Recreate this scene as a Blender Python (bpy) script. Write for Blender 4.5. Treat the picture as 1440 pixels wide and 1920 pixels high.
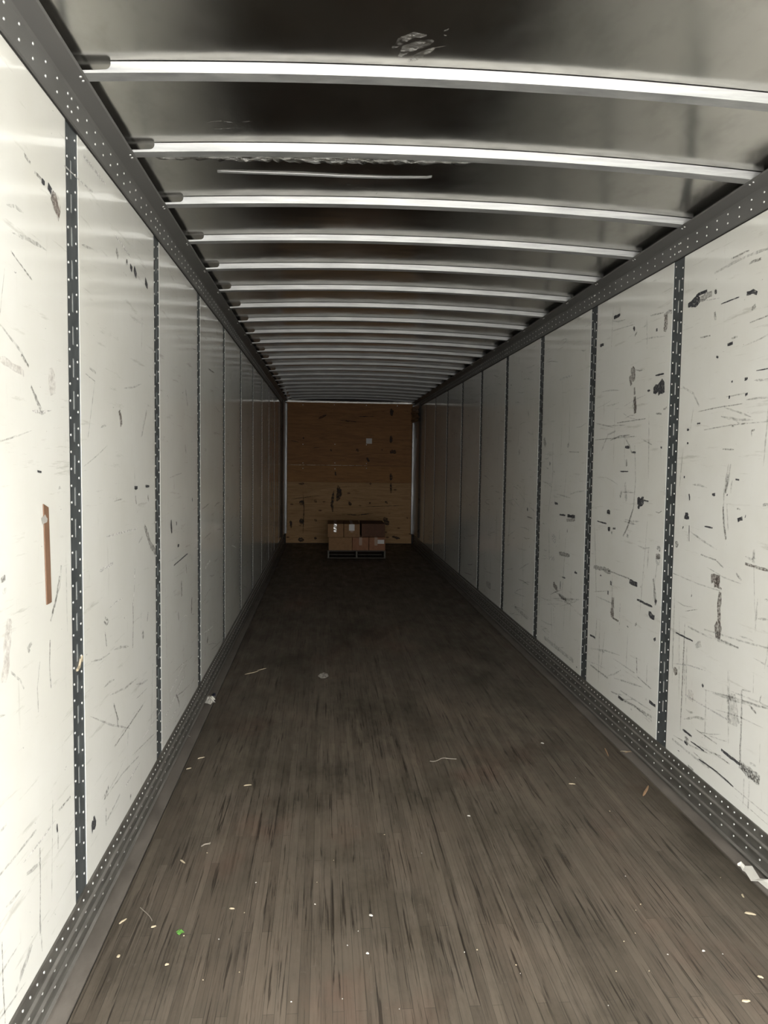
import bpy, math, random
from mathutils import Vector, Matrix
random.seed(7)
S = bpy.context.scene
COL = S.collection
for o in list(bpy.data.objects): bpy.data.objects.remove(o)

# ------------------------------------------------------------------ camera
F, YAW, PITCH, ROLL = 1423.0, 0.0783, -0.0669, -0.0136
CX, CZ = -0.4705, 1.594
cy_, sy_ = math.cos(YAW), math.sin(YAW)
cp_, sp_ = math.cos(PITCH), math.sin(PITCH)
cr_, sr_ = math.cos(ROLL), math.sin(ROLL)
r0 = Vector((cy_, -sy_, 0)); f0 = Vector((sy_, cy_, 0)); u0 = Vector((0, 0, 1))
FWD = f0*cp_ + u0*sp_
u1 = -f0*sp_ + u0*cp_
RIGHT = r0*cr_ - u1*sr_
UP = r0*sr_ + u1*cr_
CAM = Vector((CX, 0, CZ))
cam_d = bpy.data.cameras.new('camera'); cam = bpy.data.objects.new('camera', cam_d); COL.objects.link(cam)
M = Matrix.Identity(4)
for i in range(3):
    M[i][0] = RIGHT[i]; M[i][1] = UP[i]; M[i][2] = -FWD[i]; M[i][3] = CAM[i]
cam.matrix_world = M
cam_d.sensor_fit = 'VERTICAL'; cam_d.sensor_height = 24; cam_d.sensor_width = 18
cam_d.lens = F/1920*24; cam_d.clip_start = 0.02; cam_d.clip_end = 100
S.camera = cam

# ------------------------------------------------------------------ daylight through the open rear doors
Y0 = -1.25            # rear opening of the trailer
YE = 14.52           # front wall
world = bpy.data.worlds.new('world'); S.world = world; world.use_nodes = True
nt = world.node_tree; nt.nodes.clear()
wo = nt.nodes.new('ShaderNodeOutputWorld'); bg = nt.nodes.new('ShaderNodeBackground')
tc = nt.nodes.new('ShaderNodeTexCoord'); sx = nt.nodes.new('ShaderNodeSeparateXYZ'); rp = nt.nodes.new('ShaderNodeValToRGB')
mr = nt.nodes.new('ShaderNodeMapRange'); mr.inputs[1].default_value = -1; mr.inputs[2].default_value = 1
rp.color_ramp.elements[0].position = 0.42; rp.color_ramp.elements[0].color = (0.50, 0.485, 0.455, 1)
rp.color_ramp.elements[1].position = 0.52; rp.color_ramp.elements[1].color = (1.0, 0.99, 0.955, 1)
nt.links.new(tc.outputs['Generated'], sx.inputs[0]); nt.links.new(sx.outputs['Z'], mr.inputs[0])
nt.links.new(mr.outputs[0], rp.inputs[0]); rb = nt.nodes.new('ShaderNodeValToRGB'); mb_ = nt.nodes.new('ShaderNodeMapRange')     # surroundings dimmed straight behind, added to darken the far end of the trailer
mb_.inputs[1].default_value = -1; mb_.inputs[2].default_value = -.55
rb.color_ramp.elements[0].color = (.26, .26, .26, 1); rb.color_ramp.elements[1].color = (1, 1, 1, 1)
rb.color_ramp.elements[0].position = .05; rb.color_ramp.elements[1].position = .52
mm = nt.nodes.new('ShaderNodeMix'); mm.data_type = 'RGBA'; mm.blend_type = 'MULTIPLY'; mm.inputs[0].default_value = 1
nt.links.new(sx.outputs['Y'], mb_.inputs[0]); nt.links.new(mb_.outputs[0], rb.inputs[0])
nt.links.new(rp.outputs[0], mm.inputs[6]); nt.links.new(rb.outputs[0], mm.inputs[7])
nt.links.new(mm.outputs[2], bg.inputs[0]); nt.links.new(bg.outputs[0], wo.inputs[0])
bg.inputs[1].default_value = 2.6
pl = bpy.data.lights.new('daylight_portal', 'AREA'); pl.shape = 'RECTANGLE'; pl.size = 2.5; pl.size_y = 2.7
pl.cycles.is_portal = True
po = bpy.data.objects.new('daylight_portal', pl); COL.objects.link(po)
po.location = (0, Y0, 1.36); po.rotation_euler = (math.radians(90), 0, 0)
S.view_settings.view_transform = 'Standard'; S.view_settings.look = 'None'
S.view_settings.gamma = 1; S.view_settings.use_curve_mapping = False
S.view_settings.exposure = 3.90

# ------------------------------------------------------------------ unprojection (pixel of the photograph -> point on a real surface)
def ray(px, py): return FWD + RIGHT*((px-720)/F) - UP*((py-960)/F)
def on_x(px, py, x):
    d = ray(px, py); return CAM + d*((x-CX)/d.x)
def on_y(px, py, y):
    d = ray(px, py); return CAM + d*(y/d.y)
def on_z(px, py, z=0.0):
    d = ray(px, py); return CAM + d*((z-CZ)/d.z)

# ------------------------------------------------------------------ materials
def new_mat(name, base=(.5, .5, .5), metal=0.0, rough=0.5, spec=0.5):
    m = bpy.data.materials.new(name); m.use_nodes = True
    b = m.node_tree.nodes['Principled BSDF']
    b.inputs['Base Color'].default_value = (*base, 1); b.inputs['Metallic'].default_value = metal
    b.inputs['Roughness'].default_value = rough; b.inputs['Specular IOR Level'].default_value = spec
    return m
class NT:
    def __init__(s, m): s.t = m.node_tree; s.b = s.t.nodes['Principled BSDF']
    def n(s, typ, **kw):
        nd = s.t.nodes.new(typ)
        for k, v in kw.items(): setattr(nd, k, v)
        return nd
    def l(s, a, b): s.t.links.new(a, b)
    def coord(s, scale=(1, 1, 1), rot=(0, 0, 0), loc=(0, 0, 0)):
        g = s.n('ShaderNodeNewGeometry'); mp = s.n('ShaderNodeMapping')
        mp.inputs['Scale'].default_value = scale; mp.inputs['Rotation'].default_value = rot; mp.inputs['Location'].default_value = loc
        s.l(g.outputs['Position'], mp.inputs[0]); return mp.outputs[0]
    def noise(s, vec, scale=5, detail=4, rough=.5, dist=0):
        nd = s.n('ShaderNodeTexNoise'); nd.inputs['Scale'].default_value = scale; nd.inputs['Detail'].default_value = detail
        nd.inputs['Roughness'].default_value = rough; nd.inputs['Distortion'].default_value = dist
        s.l(vec, nd.inputs['Vector']); return nd.outputs['Fac']
    def ramp(s, fac, *stops):
        r = s.n('ShaderNodeValToRGB'); e = r.color_ramp.elements
        while len(e) < len(stops): e.new(0.5)
        for el, (p, c) in zip(e, stops):
            el.position = p; el.color = (*c, 1) if isinstance(c, tuple) else (c, c, c, 1)
        s.l(fac, r.inputs[0]); return r.outputs[0]
    def mix(s, fac, a, b, mode='MIX'):
        mx = s.n('ShaderNodeMix', data_type='RGBA', blend_type=mode)
        for sock, v in ((mx.inputs[0], fac), (mx.inputs[6], a), (mx.inputs[7], b)):
            if isinstance(v, (int, float)): sock.default_value = v
            elif isinstance(v, tuple): sock.default_value = (*v, 1)
            else: s.l(v, sock)
        return mx.outputs[2]
    def bump(s, h, strength=.2, dist=.01):
        bp = s.n('ShaderNodeBump'); bp.inputs['Strength'].default_value = strength; bp.inputs['Distance'].default_value = dist
        s.l(h, bp.inputs['Height']); s.l(bp.outputs[0], s.b.inputs['Normal']); return bp

# white composite liner
m_panel = new_mat('white_liner', (.80, .79, .75), 0, .24, .8); N = NT(m_panel)
v = N.coord((1, 1, 1))
blot = N.ramp(N.noise(v, 1.6, 5, .6), (.35, (.615, .612, .575)), (.6, (.65, .652, .625)))
gr = N.noise(N.coord((1, .8, 9), (.10, 0, 0)), 3.5, 6, .7)
gr = N.ramp(gr, (.30, (.62, .60, .57)), (.40, (1, 1, 1)))
c1 = N.mix(.55, blot, gr, 'MULTIPLY')
gr2 = N.ramp(N.noise(N.coord((1, 7, .9), (.03, 0, 0)), 3.0, 6, .75), (.27, (.60, .57, .54)), (.37, (1, 1, 1)))
c2 = N.mix(.4, c1, gr2, 'MULTIPLY')
dots = N.ramp(N.noise(N.coord((1, .9, 2.2), (-.3, 0, 0)), 21, 3, .6), (.235, (.25, .25, .26)), (.265, (1, 1, 1)))
N.l(N.mix(.7, c2, dots, 'MULTIPLY'), N.b.inputs['Base Color'])
rr = N.ramp(N.noise(v, 3, 5, .7), (.3, .07), (.75, .15)); N.l(rr, N.b.inputs['Roughness'])
N.bump(N.noise(N.coord((1, 1, 1)), 2.5, 3, .5), .05, .01)

def metal_mat(name, c_lo, c_hi, metal, r_lo, r_hi, scale=(1, 1, 1), sc=6, bump=.1):
    m = new_mat(name, c_lo, metal, r_lo); N = NT(m); v = N.coord(scale)
    n = N.noise(v, sc, 6, .65)
    N.l(N.ramp(n, (.3, c_lo), (.7, c_hi)), N.b.inputs['Base Color'])
    N.l(N.ramp(N.noise(v, sc*2, 4, .6), (.3, r_lo), (.7, r_hi)), N.b.inputs['Roughness'])
    N.bump(n, bump, .003); return m
m_post = metal_mat('galvanised_post', (.06, .069, .073), (.12, .132, .137), .5, .38, .55, (1, 1, .6), 22)
m_rail = metal_mat('painted_rail', (.12, .119, .115), (.14, .138, .133), .3, .42, .52, (1, .5, 1), 5, .03)
m_base = metal_mat('dirty_aluminium', (.06, .055, .049), (.135, .13, .117), .4, .42, .62, (1, .8, 3), 8, .15)
m_bow = metal_mat('galvanised_bow', (.27, .276, .282), (.47, .477, .475), .66, .40, .56, (.35, 1, 5), 16, .08)
m_rivet = new_mat('rivet_aluminium', (.85, .85, .84), .75, .28)
m_alu = metal_mat('corner_aluminium', (.26, .265, .27), (.33, .335, .34), .9, .26, .38, (1, 1, .3), 6, .05)
m_plate = metal_mat('dusty_floor_plate', (.088, .077, .066), (.16, .144, .126), .05, .5, .7, (2, .8, 3), 6, .15)
m_ridge = metal_mat('worn_ridge', (.15, .143, .13), (.26, .25, .232), .5, .4, .55, (1, .8, 1), 9, .1)
m_dark = new_mat('dark_gap_and_shadow', (.012, .011, .01), 0, .8)
m_bright = new_mat('header_aluminium', (.8, .8, .79), .9, .22)

# polished roof sheet
m_roof = new_mat('roof_sheet', (.72, .70, .66), 1.0, .17); N = NT(m_roof)
N.l(N.ramp(N.noise(N.coord((1, 1, 1)), 2.2, 4, .6), (.3, .15), (.7, .21)), N.b.inputs['Roughness'])
N.l(N.ramp(N.noise(N.coord((1, .5, 1)), 9, 6, .7), (.25, (.62, .605, .575)), (.5, (.74, .725, .69))), N.b.inputs['Base Color'])
N.bump(N.noise(N.coord((1, 1.2, 1)), 2.6, 2, .4), .10, .06)

# scratched bare patches on the roof sheet
def smear_mat(name, col, alpha_lo, alpha_hi, sc=(1, 1, 1), nscale=30, rough=.5, metal=0, thr=(.42, .6)):
    m = new_mat(name, col, metal, rough); N = NT(m)
    a = N.ramp(N.noise(N.coord(sc), nscale, 5, .7), (thr[0], alpha_lo), (thr[1], alpha_hi))
    N.l(a, N.b.inputs['Alpha']); return m
m_black = smear_mat('rubber_scuff', (.035, .036, .042), 0.15, 1.0, (1, 2, 2), 45, .6, 0, (.35, .48))
m_grey = smear_mat('grey_scuff', (0.116, 0.11, 0.104), 0.0, .65, (1, 2, 2), 40, .6, 0, (.38, .62))
m_faint = smear_mat('faint_scuff', (0.197, 0.191, 0.18), 0.0, .42, (1, 2, 2), 30, .5, 0, (.38, .66))
m_brownsm = smear_mat('brown_residue', (0.093, 0.07, 0.058), 0.05, .75, (1, 2, 2), 50, .6, 0, (.36, .58))
m_pink = smear_mat('pink_scuff', (0.319, 0.232, 0.203), 0.0, .32, (1, 2, 2), 30, .5, 0, (.38, .66))
m_white = smear_mat('white_scratch', (0.551, 0.545, 0.528), 0.1, .9, (1, 2, 2), 40, .35, 0, (.38, .55))
m_roofscr = smear_mat('roof_scratch', (.40, .395, .385), 0.0, .5, (1.3, 3, 1), 28, .5, .3, (.42, .62))
m_plystain = smear_mat('dark_wood_stain', (.035, .022, .015), 0.2, .95, (1, 1, 2), 12, .8, 0, (.35, .55))
m_plylight = smear_mat('pale_seam_line', (.75, .66, .5), 0.2, .9, (1, 1, 2), 20, .8, 0, (.35, .55))  # pale line along the lower edge of the upper sheet

# laminated hardwood floor
m_floor = new_mat('laminated_oak_floor', (.2, .17, .14), 0, .55, .35); N = NT(m_floor)
g = N.coord((1, 1, 1), (0, 0, math.pi/2))
br = N.n('ShaderNodeTexBrick'); N.l(g, br.inputs['Vector'])
br.inputs['Scale'].default_value = 1; br.inputs['Brick Width'].default_value = 1.05; br.inputs['Row Height'].default_value = .0335
br.inputs['Mortar Size'].default_value = .0011; br.inputs['Mortar Smooth'].default_value = .4; br.inputs['Bias'].default_value = -.1
br.offset = .37; br.offset_frequency = 2; br.squash = 1.4; br.squash_frequency = 3
br.inputs['Color1'].default_value = (.074, .061, .049, 1); br.inputs['Color2'].default_value = (.103, .086, .070, 1)
br.inputs['Mortar'].default_value = (.048, .041, .034, 1)
grain = N.ramp(N.noise(N.coord((34, 1.0, 1)), 2.2, 8, .7, .6), (.30, (.40, .37, .35)), (.47, (.95, .94, .93)), (.75, (1.16, 1.14, 1.12)))
c = N.mix(.85, br.outputs['Color'], grain, 'MULTIPLY')
crack = N.ramp(N.noise(N.coord((55, 1.6, 1), (0, 0, .02)), 1.5, 4, .6, .4), (.36, (.2, .18, .17)), (.42, (1, 1, 1)))
c = N.mix(.8, c, crack, 'MULTIPLY')
dirt = N.ramp(N.noise(N.coord((1.3, .8, 1)), 1.5, 7, .65), (.34, (.50, .51, .46)), (.5, (.92, .93, .90)), (.70, (1.2, 1.15, 1.1)))
c = N.mix(.9, c, dirt, 'MULTIPLY')
dust = N.ramp(N.noise(N.coord((6, 3, 1)), 4, 8, .75), (.60, 0.0), (.85, .45))
c = N.mix(dust, c, (.17, .15, .13))
tmp = N.ramp(N.noise(N.coord((1.1, .7, 1), (0, 0, 0), (3, 7, 0)), 1.1, 5, .6), (.56, (1, 1, 1)), (.70, (1.10, .84, .80)))
c = N.mix(.8, c, tmp, 'MULTIPLY')
N.l(c, N.b.inputs['Base Color'])
N.l(N.ramp(N.noise(N.coord((3, 1, 1)), 3, 5, .6), (.3, .42), (.7, .68)), N.b.inputs['Roughness'])
mxh = N.mix(.5, grain, br.outputs['Color'])
N.bump(mxh, .25, .002)

def ply_mat(name, lo, hi, grainx, knots):
    m = new_mat(name, lo, 0, .65, .3); N = NT(m)
    w = N.noise(N.coord((.8, 1, grainx)), 2.2, 8, .65, 1.6)
    c = N.ramp(w, (.32, lo), (.62, hi))
    w2 = N.ramp(N.noise(N.coord((1.2, 1, grainx*3)), 3.5, 5, .7, .8), (.33, (.45, .36, .27)), (.46, (1, 1, 1)))
    c = N.mix(.6, c, w2, 'MULTIPLY')
    if knots:
        vo = N.n('ShaderNodeTexVoronoi'); vo.inputs['Scale'].default_value = 3.2
        N.l(N.coord((.8, 1, 1.8)), vo.inputs['Vector'])
        k = N.ramp(vo.outputs['Distance'], (.05, (.16, .1, .07)), (.11, (1, 1, 1)))
        c = N.mix(.85, c, k, 'MULTIPLY')
    N.l(c, N.b.inputs['Base Color']); N.bump(w, .15, .004); return m
m_ply1 = ply_mat('plywood_upper', (0.165, 0.074, 0.025), (0.242, 0.116, 0.039), 7, False)
m_ply2 = ply_mat('plywood_middle', (0.198, 0.091, 0.028), (0.253, 0.124, 0.039), 5, False)
m_ply3 = ply_mat('plywood_lower', (0.231, 0.132, 0.055), (0.341, 0.209, 0.094), 9, True)

def card_mat(name, c):
    m = new_mat(name, c, 0, .75, .2); N = NT(m)
    n = N.noise(N.coord((4, 4, 4)), 6, 4, .6)
    N.l(N.ramp(n, (.3, tuple(x*.85 for x in c)), (.7, tuple(x*1.1 for x in c))), N.b.inputs['Base Color']); return m
m_card = card_mat('kraft_cardboard', (0.209, 0.119, 0.058))
m_card2 = card_mat('reddish_cardboard', (0.209, 0.099, 0.055))
m_card3 = card_mat('dark_cardboard', (0.087, 0.043, 0.026))
m_tape = new_mat('clear_tape', (0.22, 0.18, 0.14), 0, .15, .8)
m_tape2 = new_mat('dull_clear_tape', (0.24, 0.15, 0.095), 0, .5, .5)
m_label = new_mat('white_paper', (0.493, 0.487, 0.476), 0, .6)
m_pallet = card_mat('weathered_pallet_wood', (0.11, 0.105, 0.09))
m_pallet_dark = card_mat('dark_pallet_wood', (.07, .06, .05))
m_strip = metal_mat('brown_strip', (0.133, 0.072, 0.043), (0.174, 0.099, 0.061), 0, .5, .65, (1, 3, 1), 20, .05)
m_paper = new_mat('torn_paper', (0.476, 0.464, 0.429), 0, .7)
m_chip = new_mat('pale_wood_chip', (0.34, 0.29, 0.205), 0, .7)
m_chip2 = new_mat('orange_wood_chip', (0.27, 0.17, 0.10), 0, .7)
m_bit = new_mat('white_plastic_bit', (0.36, 0.35, 0.33), 0, .4)
m_leaf = new_mat('green_leaf', (0.093, 0.244, 0.046), 0, .5)
m_papershadow = new_mat('dark_blue_shadow', (.012, .014, .035), 0, .35)  # colour of the painted shadow behind the paper scrap
m_foil = new_mat('crumpled_foil', (.34, .34, .33), 1.0, .14); N = NT(m_foil)
N.bump(N.noise(N.coord((9, 14, 14)), 3, 6, .7, 1.0), .9, .02)

# ------------------------------------------------------------------ mesh helpers
class MB:
    def __init__(s): s.v = []; s.f = []; s.m = []; s.mats = []
    def mi(s, mat):
        if mat not in s.mats: s.mats.append(mat)
        return s.mats.index(mat)
    def add(s, vs, fs, mat):
        k = len(s.v); i = s.mi(mat); s.v += [tuple(p) for p in vs]
        for f in fs: s.f.append(tuple(a+k for a in f)); s.m.append(i)
    def box(s, lo, hi, mat):
        x0, y0, z0 = lo; x1, y1, z1 = hi
        vs = [(x0,y0,z0),(x1,y0,z0),(x1,y1,z0),(x0,y1,z0),(x0,y0,z1),(x1,y0,z1),(x1,y1,z1),(x0,y1,z1)]
        s.add(vs, [(0,3,2,1),(4,5,6,7),(0,1,5,4),(1,2,6,5),(2,3,7,6),(3,0,4,7)], mat)
    def extrude(s, prof, axis, a, b, mat, close=True, n=1, fn=None):
        """prof: list of 2d points; axis 'y': prof=(x,z); axis 'x': prof=(y,z); axis 'z': prof=(x,y)"""
        rows = []
        for i in range(n+1):
            t = a+(b-a)*i/n
            for (p, q) in prof:
                P = {'y': (p, t, q), 'x': (t, p, q), 'z': (p, q, t)}[axis]
                rows.append(fn(P) if fn else P)
        L = len(prof); fs = []
        for i in range(n):
            for j in range(L if close else L-1):
                k = (j+1) % L; fs.append((i*L+j, i*L+k, (i+1)*L+k, (i+1)*L+j))
        if close: fs.append(tuple(range(L))[::-1]); fs.append(tuple(n*L+j for j in range(L)))
        s.add(rows, fs, mat)
    def build(s, name, parent=None, smooth=False, bevel=0, loc=None):
        me = bpy.data.meshes.new(name); me.from_pydata(s.v, [], s.f)
        for m in s.mats: me.materials.append(m)
        for p, i in zip(me.polygons, s.m): p.material_index = i; p.use_smooth = smooth
        me.update()
        import bmesh
        bm = bmesh.new(); bm.from_mesh(me); bmesh.ops.recalc_face_normals(bm, faces=bm.faces); bm.to_mesh(me); bm.free()
        o = bpy.data.objects.new(name, me); COL.objects.link(o)
        if loc is not None:
            L = Vector(loc)
            for vv in me.vertices: vv.co -= L
            o.location = L
        if parent is not None:
            o.parent = parent
            o.matrix_parent_inverse = Matrix.Translation(-parent.location) @ Matrix.Identity(4) if loc is None else Matrix.Translation(-parent.location)
        if bevel:
            b = o.modifiers.new('bevel', 'BEVEL'); b.width = bevel; b.segments = 2; b.limit_method = 'ANGLE'
        return o
def tag(o, label=None, cat=None, group=None, kind=None):
    if label: o['label'] = label
    if cat: o['category'] = cat
    if group: o['group'] = group
    if kind: o['kind'] = kind
    return o
def empty(name, loc):
    o = bpy.data.objects.new(name, None); o.empty_display_size = .1; COL.objects.link(o); o.location = loc; return o

# rivet dome (axis +X in local space), shared mesh
def dome_geo(r=.0046, h=.0030):
    vs = []; n = 8
    for (rr, hh) in ((r, 0), (r*.8, h*.65)):
        for i in range(n):
            a = 2*math.pi*i/n; vs.append((hh, rr*math.cos(a), rr*math.sin(a)))
    vs.append((h, 0, 0))
    fs = [(i, (i+1) % n, n+(i+1) % n, n+i) for i in range(n)] + [(n+i, n+(i+1) % n, 2*n) for i in range(n)]
    return vs, fs
DV, DF = dome_geo()
rm = bpy.data.meshes.new('rivet'); rm.from_pydata(DV, [], DF); rm.materials.append(m_rivet)
for p in rm.polygons: p.use_smooth = True
def rivet_obj(parent, pos, sgn, tilt=0.0, name='rivet'):
    """sgn +1: faces +x (left wall), -1: faces -x"""
    o = bpy.data.objects.new(name, rm); COL.objects.link(o)
    o.parent = parent; o.matrix_parent_inverse = Matrix.Translation(-parent.location)
    o.location = pos; o.rotation_euler = (0, tilt if sgn > 0 else 0, 0) if sgn > 0 else (0, tilt, math.pi)
    return o
def rivet_add(mb, pos, sgn, tilt=0.0, geo=None):
    ct, st = math.cos(tilt), math.sin(tilt)
    vs = []
    for (a, b, c) in DV:
        x, z = a*ct + c*st, -a*st + c*ct
        vs.append((pos[0]+sgn*x, pos[1]+b, pos[2]+z))
    mb.add(vs, DF, m_rivet)

# ------------------------------------------------------------------ setting: floor
W = 1.25
mb = MB(); xf = W-.0695
mb.add([(-xf, Y0, 0), (xf, Y0, 0), (xf, YE, 0), (-xf, YE, 0), (-xf, Y0, -.04), (xf, Y0, -.04), (xf, YE, -.04), (-xf, YE, -.04)],
       [(0, 1, 2, 3), (4, 7, 6, 5), (0, 3, 7, 4), (1, 5, 6, 2), (0, 4, 5, 1), (3, 2, 6, 7)], m_floor)
mb.box((-W-.03, Y0, -.08), (W+.03, YE+.1, -.04), m_dark)
tag(mb.build('floor'), 'worn brown laminated wooden floorboards running down the trailer', kind='structure')

# ------------------------------------------------------------------ setting: side walls (liner panels with recessed post channels)
ZS, ZR = .173, 2.602
SP = 1.1708
left_y = [2.4537+SP*i for i in range(-1, 11)]
right_y = [3.6638+SP*i for i in range(-1, 10)]
GW = .0568       # half width of channel
def marks_on_wall(mb, sgn, lst):
    xw = -sgn*(W-.0005) if sgn > 0 else W-.0005
    for k, (pts, w, mat, kind) in enumerate(lst):
        off = .0001*(k % 9)
        P = [on_x(px, py, xw + sgn*off) for px, py in pts]
        ribbon(mb, [(p.y, p.z) for p in P], w, mat, lambda a, b, x=xw+sgn*off: (x, a, b), kind)
def ribbon(mb, pts, w, mat, to3, kind='stroke'):
    # resample, jitter, taper
    out = []
    for i in range(len(pts)-1):
        (a0, b0), (a1, b1) = pts[i], pts[i+1]
        L = math.hypot(a1-a0, b1-b0); n = max(2, int(L/.02))
        for j in range(n): out.append((a0+(a1-a0)*j/n, b0+(b1-b0)*j/n))
    out.append(pts[-1]); n = len(out); A = []; B = []
    for i, (a, b) in enumerate(out):
        p, q = out[max(0, i-1)], out[min(n-1, i+1)]
        dx, dy = q[0]-p[0], q[1]-p[1]; L = math.hypot(dx, dy) or 1
        t = i/(n-1); tp = .25+.75*min(1, 4*t, 4*(1-t)) if kind == 'stroke' else (.8 if i in (0, n-1) else 1)
        w1 = w*tp*random.uniform(.3, .62); w2 = w*tp*random.uniform(.3, .62)
        A.append(to3(a-dy/L*w1, b+dx/L*w1)); B.append(to3(a+dy/L*w2, b-dx/L*w2))
    mb.add(A+B, [(i, i+1, n+i+1, n+i) for i in range(n-1)], mat)

K, G, FT, BR, PK, WH = m_black, m_grey, m_faint, m_brownsm, m_pink, m_white
left_marks = [
 ([(65,323),(77,336)], .012, G, 's'), ([(78,337),(84,344)], .022, K, 's'), ([(90,347),(97,360)], .028, K, 's'), ([(97,365),(104,385),(112,405)], .05, BR, 's'),
 ([(100,370),(113,400)], .07, PK, 's'), ([(45,289),(57,306)], .012, G, 's'),
 ([(218,468),(222,482)], .03, G, 's'), ([(237,489),(239,494)], .02, K, 's'), ([(244,497),(248,506)], .03, K, 's'), ([(251,504),(256,518)], .035, K, 's'), ([(272,526),(277,537)], .035, K, 's'),
 ([(120,310),(175,362)], .006, WH, 's'), ([(155,290),(198,346)], .012, WH, 's'), ([(215,440),(245,482)], .012, WH, 's'),
 ([(224,769),(228,798)], .035, BR, 's'), ([(20,470),(60,525)], .005, G, 's'), ([(0,608),(40,660),(53,686)], .008, FT, 's'), ([(40,665),(54,687)], .010, G, 's'),
 ([(0,672),(30,690),(45,700)], .02, PK, 's'), ([(58,725),(80,775)], .014, G, 's'), ([(95,690),(100,740)], .05, PK, 's'),
 ([(70,884),(78,885)], .008, K, 's'), ([(252,914),(258,914)], .018, K, 's'), ([(273,911),(280,912)], .012, K, 's'), ([(254,930),(256,945)], .014, G, 's'), ([(277,930),(279,938)], .02, G, 's'),
 ([(271,985),(282,1020),(292,1036)], .03, G, 's'), ([(200,1006),(257,991)], .008, WH, 's'), ([(187,1071),(212,1055)], .012, WH, 's'), ([(253,1064),(252,1100),(249,1150)], .010, WH, 's'),
 ([(249,1130),(250,1160),(249,1215)], .010, G, 's'), ([(115,1060),(112,1100),(98,1150)], .012, FT, 's'), ([(112,1080),(106,1120),(95,1165)], .012, G, 's'),
 ([(2,1088),(10,1082)], .02, G, 's'), ([(5,1110),(12,1105)], .02, FT, 's'), ([(18,1160),(12,1230),(8,1280)], .04, PK, 's'), ([(60,1205),(52,1216),(56,1222)], .012, FT, 's'),
 ([(197,1158),(204,1165),(200,1172),(195,1165)], .010, G, 's'), ([(197,1185),(200,1212)], .010, G, 's'), ([(267,1185),(269,1196)], .035, G, 's'), ([(278,1147),(276,1165)], .01, G, 's'),
 ([(75,1240),(70,1290),(72,1335)], .008, FT, 's'), ([(94,1200),(93,1250),(96,1290)], .006, G, 's'), ([(20,1260),(38,1275),(45,1292)], .008, FT, 's'),
 ([(213,1320),(222,1350)], .012, G, 's'), ([(218,1335),(222,1365)], .01, FT, 's'), ([(215,1400),(268,1322)], .008, G, 's'), ([(268,1385),(300,1335)], .006, WH, 's'),
 ([(179,1534),(176,1545),(172,1554)], .045, K, 's'), ([(107,1545),(108,1560)], .010, K, 's'), ([(109,1560),(109,1592)], .006, G, 's'), ([(75,1590),(76,1650),(75,1760)], .006, G, 's'), ([(99,1500),(98,1600),(97,1690)], .004, FT, 's'),
 ([(110,1520),(132,1494)], .008, G, 's'), ([(4,1766),(6,1850),(10,1919)], .006, G, 's'), ([(30,1860),(50,1800),(60,1770)], .02, FT, 's'), ([(0,1640),(30,1605),(68,1556)], .008, FT, 's'), ([(0,1560),(12,1545)], .01, FT, 's'),
 ([(50,1640),(75,1618)], .012, FT, 's'), ([(195,1500),(230,1450),(260,1418)], .008, FT, 's'), ([(200,1540),(225,1490)], .01, FT, 's'), ([(244,1498),(246,1490)], .02, G, 's'), ([(199,1515),(199,1548)], .01, G, 's'),
 ([(235,1475),(262,1430)], .008, WH, 's'), ([(196,1495),(204,1475)], .02, G, 's'),
 ([(326,1060),(352,1038)], .008, K, 's'), ([(333,1024),(336,1022)], .02, K, 's'), ([(349,1058),(350,1075)], .015, G, 's'), ([(340,1090),(341,1118)], .03, G, 's'), ([(360,1120),(359,1150)], .025, BR, 's'), ([(334,1150),(336,1162)], .04, FT, 's'),
 ([(310,1345),(345,1268)], .008, WH, 's'), ([(318,1300),(345,1245)], .006, WH, 's'), ([(385,1065),(394,1051)], .02, WH, 's'), ([(336,1318),(330,1300)], .02, G, 's'), ([(348,730),(352,760)], .03, FT, 's'), ([(347,835),(349,850)], .03, FT, 's'),
 ([(321,975),(322,1000)], .03, K, 's'), ([(331,978),(331,985)], .02, K, 's'), ([(360,935),(361,940)], .02, K, 's'), ([(390,1195),(388,1205)], .03, BR, 's'), ([(345,1240),(336,1260)], .006, WH, 's'),
 ([(160,700),(178,715),(165,820)], .006, FT, 's'), ([(168,690),(180,700)], .012, FT, 's'), ([(265,820),(275,770)], .02, FT, 's'), ([(215,940),(230,935)], .006, FT, 's'),
]
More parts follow.
